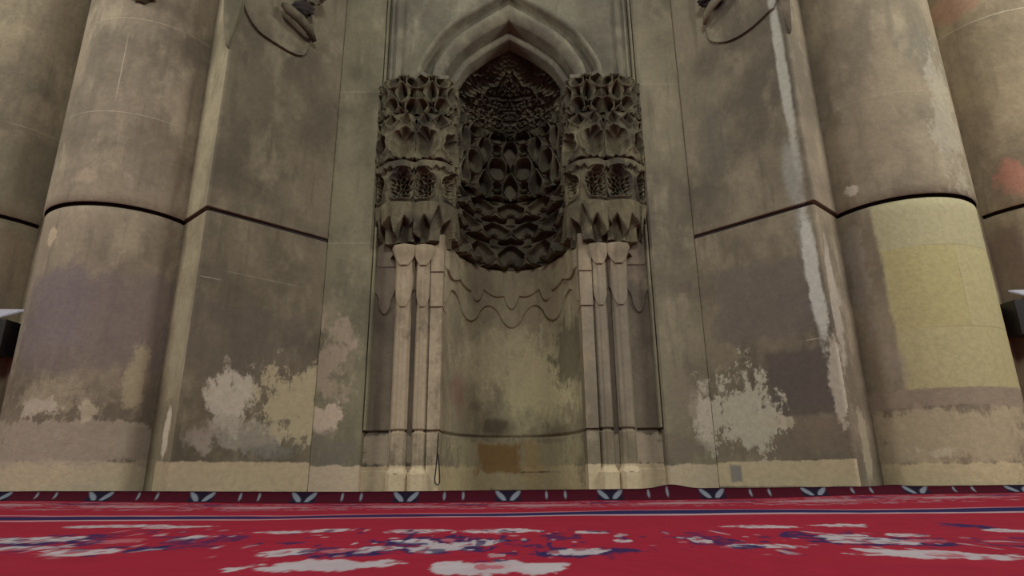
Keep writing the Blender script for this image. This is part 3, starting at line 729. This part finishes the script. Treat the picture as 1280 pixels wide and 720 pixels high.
# small dark and pale knots scattered round the flower groups
for px, rx in ((90, 190), (400, 110), (560, 140), (740, 90), (930, 90), (1120, 190)):
    c = aZ(px, 678, .042); a = aZ(px+rx, 678, .042); f_ = aZ(px, 662, .042); n_ = aZ(px, 694, .042)
    d = np.hypot((XX-c[0])/abs(a[0]-c[0]), (YY-(f_[1]+n_[1])/2)/(abs(f_[1]-n_[1])/2))
    m1 = (1-sstep(.8, 1.1, d+nz))
    k = (m1*sstep(.74, .82, vnoise(XX*30, YY*14, 81))*.8)[..., None]; C = C*(1-k)+NAV*k
    k = (m1*sstep(.84, .9, vnoise(XX*34, YY*15, 91))*.6)[..., None]; C = C*(1-k)+WHT*k
cm_ = bpy.data.materials.new('woven_carpet'); cm_.use_nodes = True; nt = cm_.node_tree; bs = nt.nodes['Principled BSDF']; bs.inputs['Roughness'].default_value = .95
bs.inputs['Specular IOR Level'].default_value = .1
at_ = nt.nodes.new('ShaderNodeAttribute'); at_.attribute_name = 'weave'
n_ = nt.nodes.new('ShaderNodeTexNoise'); n_.inputs['Scale'].default_value = 60; n_.inputs['Detail'].default_value = 3
mx = nt.nodes.new('ShaderNodeMix'); mx.data_type = 'RGBA'; mx.blend_type = 'MULTIPLY'; mx.inputs[7].default_value = (.72, .72, .75, 1)
nt.links.new(n_.outputs['Fac'], mx.inputs[0]); nt.links.new(at_.outputs['Color'], mx.inputs[6]); nt.links.new(mx.outputs[2], bs.inputs['Base Color'])
bp = nt.nodes.new('ShaderNodeBump'); bp.inputs['Strength'].default_value = .5; bp.inputs['Distance'].default_value = .006
n2 = nt.nodes.new('ShaderNodeTexNoise'); n2.inputs['Scale'].default_value = 220; nt.links.new(n2.outputs['Fac'], bp.inputs['Height']); nt.links.new(bp.outputs[0], bs.inputs['Normal'])
def paint(o, Cc):
    at = o.data.color_attributes.new('weave', 'FLOAT_COLOR', 'POINT')
    at.data.foreach_set('color', np.concatenate([Cc, np.ones(Cc.shape[:2]+(1,))], -1).astype(np.float32).ravel())
car = empty('carpet', (0, -4, .0), 'red patterned carpet with white flowers and a navy line on the floor', 'carpet')
g = grid('carpet_field', np.stack([XX, YY, carpet_z(XX, YY)], -1), cm_, car); paint(g, C)
# turned-up edge
ez = np.linspace(0, 1, 30); EX = np.linspace(-8, 8, 2400); EZ, EXX = np.meshgrid(ez, EX, indexing='ij')
ztop = .128+.028*sstep(-1, -4, EXX)+.004*(fbm(EXX*2, EXX*0, 61)-.5)+.03*np.exp(-((EXX-1.27)/.13)**2)*1.0+.012*np.exp(-((EXX-3.05)/.12)**2)
zb = carpet_z(EXX, np.full_like(EXX, -1.09))
th_ = .012
PZ = zb+(ztop-zb)*EZ; PY = -1.09+.06*(1-(1-EZ)**2)*1.0-.0
PY = PY+.006*(fbm(EXX*3, EZ*2, 66)-.5)
DR = np.array(srgb((70, 18, 32))[:3]); DN = np.array(srgb((30, 26, 44))[:3]); WB = np.array(srgb((124, 132, 142))[:3])  # maroon made darker for the weak light on the upright edge
E_ = np.repeat(np.repeat(DR[None, None], 30, 0), len(EX), 1)
per = abs(aY(763, 618, -1.06)[0]-aY(635, 618, -1.06)[0]); x00 = aY(635, 618, -1.06)[0]
loc = ((EXX-x00+per/2) % per)-per/2
def blend(mask, col):
    global E_
    E_ = E_*(1-mask[..., None])+col*mask[..., None]
blend((1-sstep(.085, .115, np.abs(loc)+.02*EZ*0))*.95, DN)
for sg in (-1, 1):
    dx = (loc*sg-(.020+.075*EZ)); blend((1-sstep(.012*np.sin(np.pi*EZ)+.006, .024*np.sin(np.pi*EZ)+.010, np.abs(dx)*(1.0)+.0))*(EZ > .12)*(EZ < .95), WB)
for c0 in (.34*per+.03, .50*per+.02+.03):
    l2 = ((EXX-x00-c0) % per); l2 = np.minimum(l2, per-l2); blend((1-sstep(.006, .014, np.hypot(l2, (EZ-.55)*.03)))*1.0, WB)
blend((EZ > .93)*.6, DR*.5)
edge = grid('upturned_edge', np.stack([EXX, PY, PZ], -1), cm_, car, label='maroon border, darkened in colour for weak light, with pale leaf motifs turned up at the far side'); paint(edge, E_)
md = edge.modifiers.new('thick', 'SOLIDIFY'); md.thickness = .012; md.offset = -1

# ------------------------------------------------------------------ cord hanging beside the niche
p0 = aY(547.5, 545, .0)
def cp(px, py, y=-.015): return aY(px, py, y)
b = MB()
loop = catmull([cp(548, 541), cp(547, 560), cp(545, 585), cp(543.5, 600), cp(546.5, 606), cp(549.5, 602), cp(549, 585), cp(547.5, 566)], 50)
b.tube(loop, .006, 8); c = b.build('cord', M['black'], smooth=True); ids(c, 'black looped cord hanging down beside the left colonnettes of the niche', 'cord')

# ------------------------------------------------------------------ boxes with a pale slanted lid, half hidden behind the columns
def lidbox(s, label):
    tip = aY(31 if s < 0 else 1262, 386 if s < 0 else 362, -.72)
    root = empty('wall_box', (s*5.1, -.9, 1.4), label, 'box', 'dark boxes with pale lids behind the round columns')
    x0, x1 = s*4.60, s*5.15; zt = tip[2]
    b = MB(); b.prism([(min(x0, x1)+.0, -.80), (max(x0, x1), -.80), (max(x0, x1), -.62), (min(x0, x1), -.62)], zt-.44, zt-.12)
    b.build('box_body', M['black'], root)
    # slanted lid: thin wedge rising away from the tip
    V = []; xe = s*5.3; xt = tip[0]
    for (x, y, z) in ((xt, -.72, zt), (xt, -.69, zt-.01), (xe, -.70, zt+.01), (xe, -1.02, zt-.05), (xe, -1.0, zt-.20), (xt+s*.12, -.86, zt-.06)):
        V.append((x, y, z)); V.append((x, y+.01, z-.015))
    V = [(xt, -.70, zt), (xe, -.72, zt+.015), (xe, -1.30, zt-.50), (xt, -.70, zt-.015), (xe, -.72, zt), (xe, -1.30, zt-.515)]
    Fc = [(0, 1, 2), (5, 4, 3), (0, 3, 4, 1), (1, 4, 5, 2), (2, 5, 3, 0)]
    mesh('lid', V, Fc, M['paper'], root, label='pale slanted lid')
    k = lambda p, q, t: tuple(p[i]*(1-t)+q[i]*t for i in range(3))
    c = tuple(sum(V[j][i] for j in (0, 1, 2))/3 for i in range(3)); dn = (0, -.006, -.004)
    I = [tuple(k(V[j], c, .34)[i]+dn[i]*1. for i in range(3)) for j in (0, 1, 2)]
    I2_ = [(p[0], p[1]+.004, p[2]-.014) for p in I]
    mesh('lid_inset', I+I2_, [(0, 1, 2), (5, 4, 3), (0, 3, 4, 1), (1, 4, 5, 2), (2, 5, 3, 0)], M['grey'], root, label='grey inset of the lid')
lidbox(-1, 'black box with a pale slanted lid behind the left round column')
lidbox(1, 'black box with a pale slanted lid behind the yellow-patched right column')
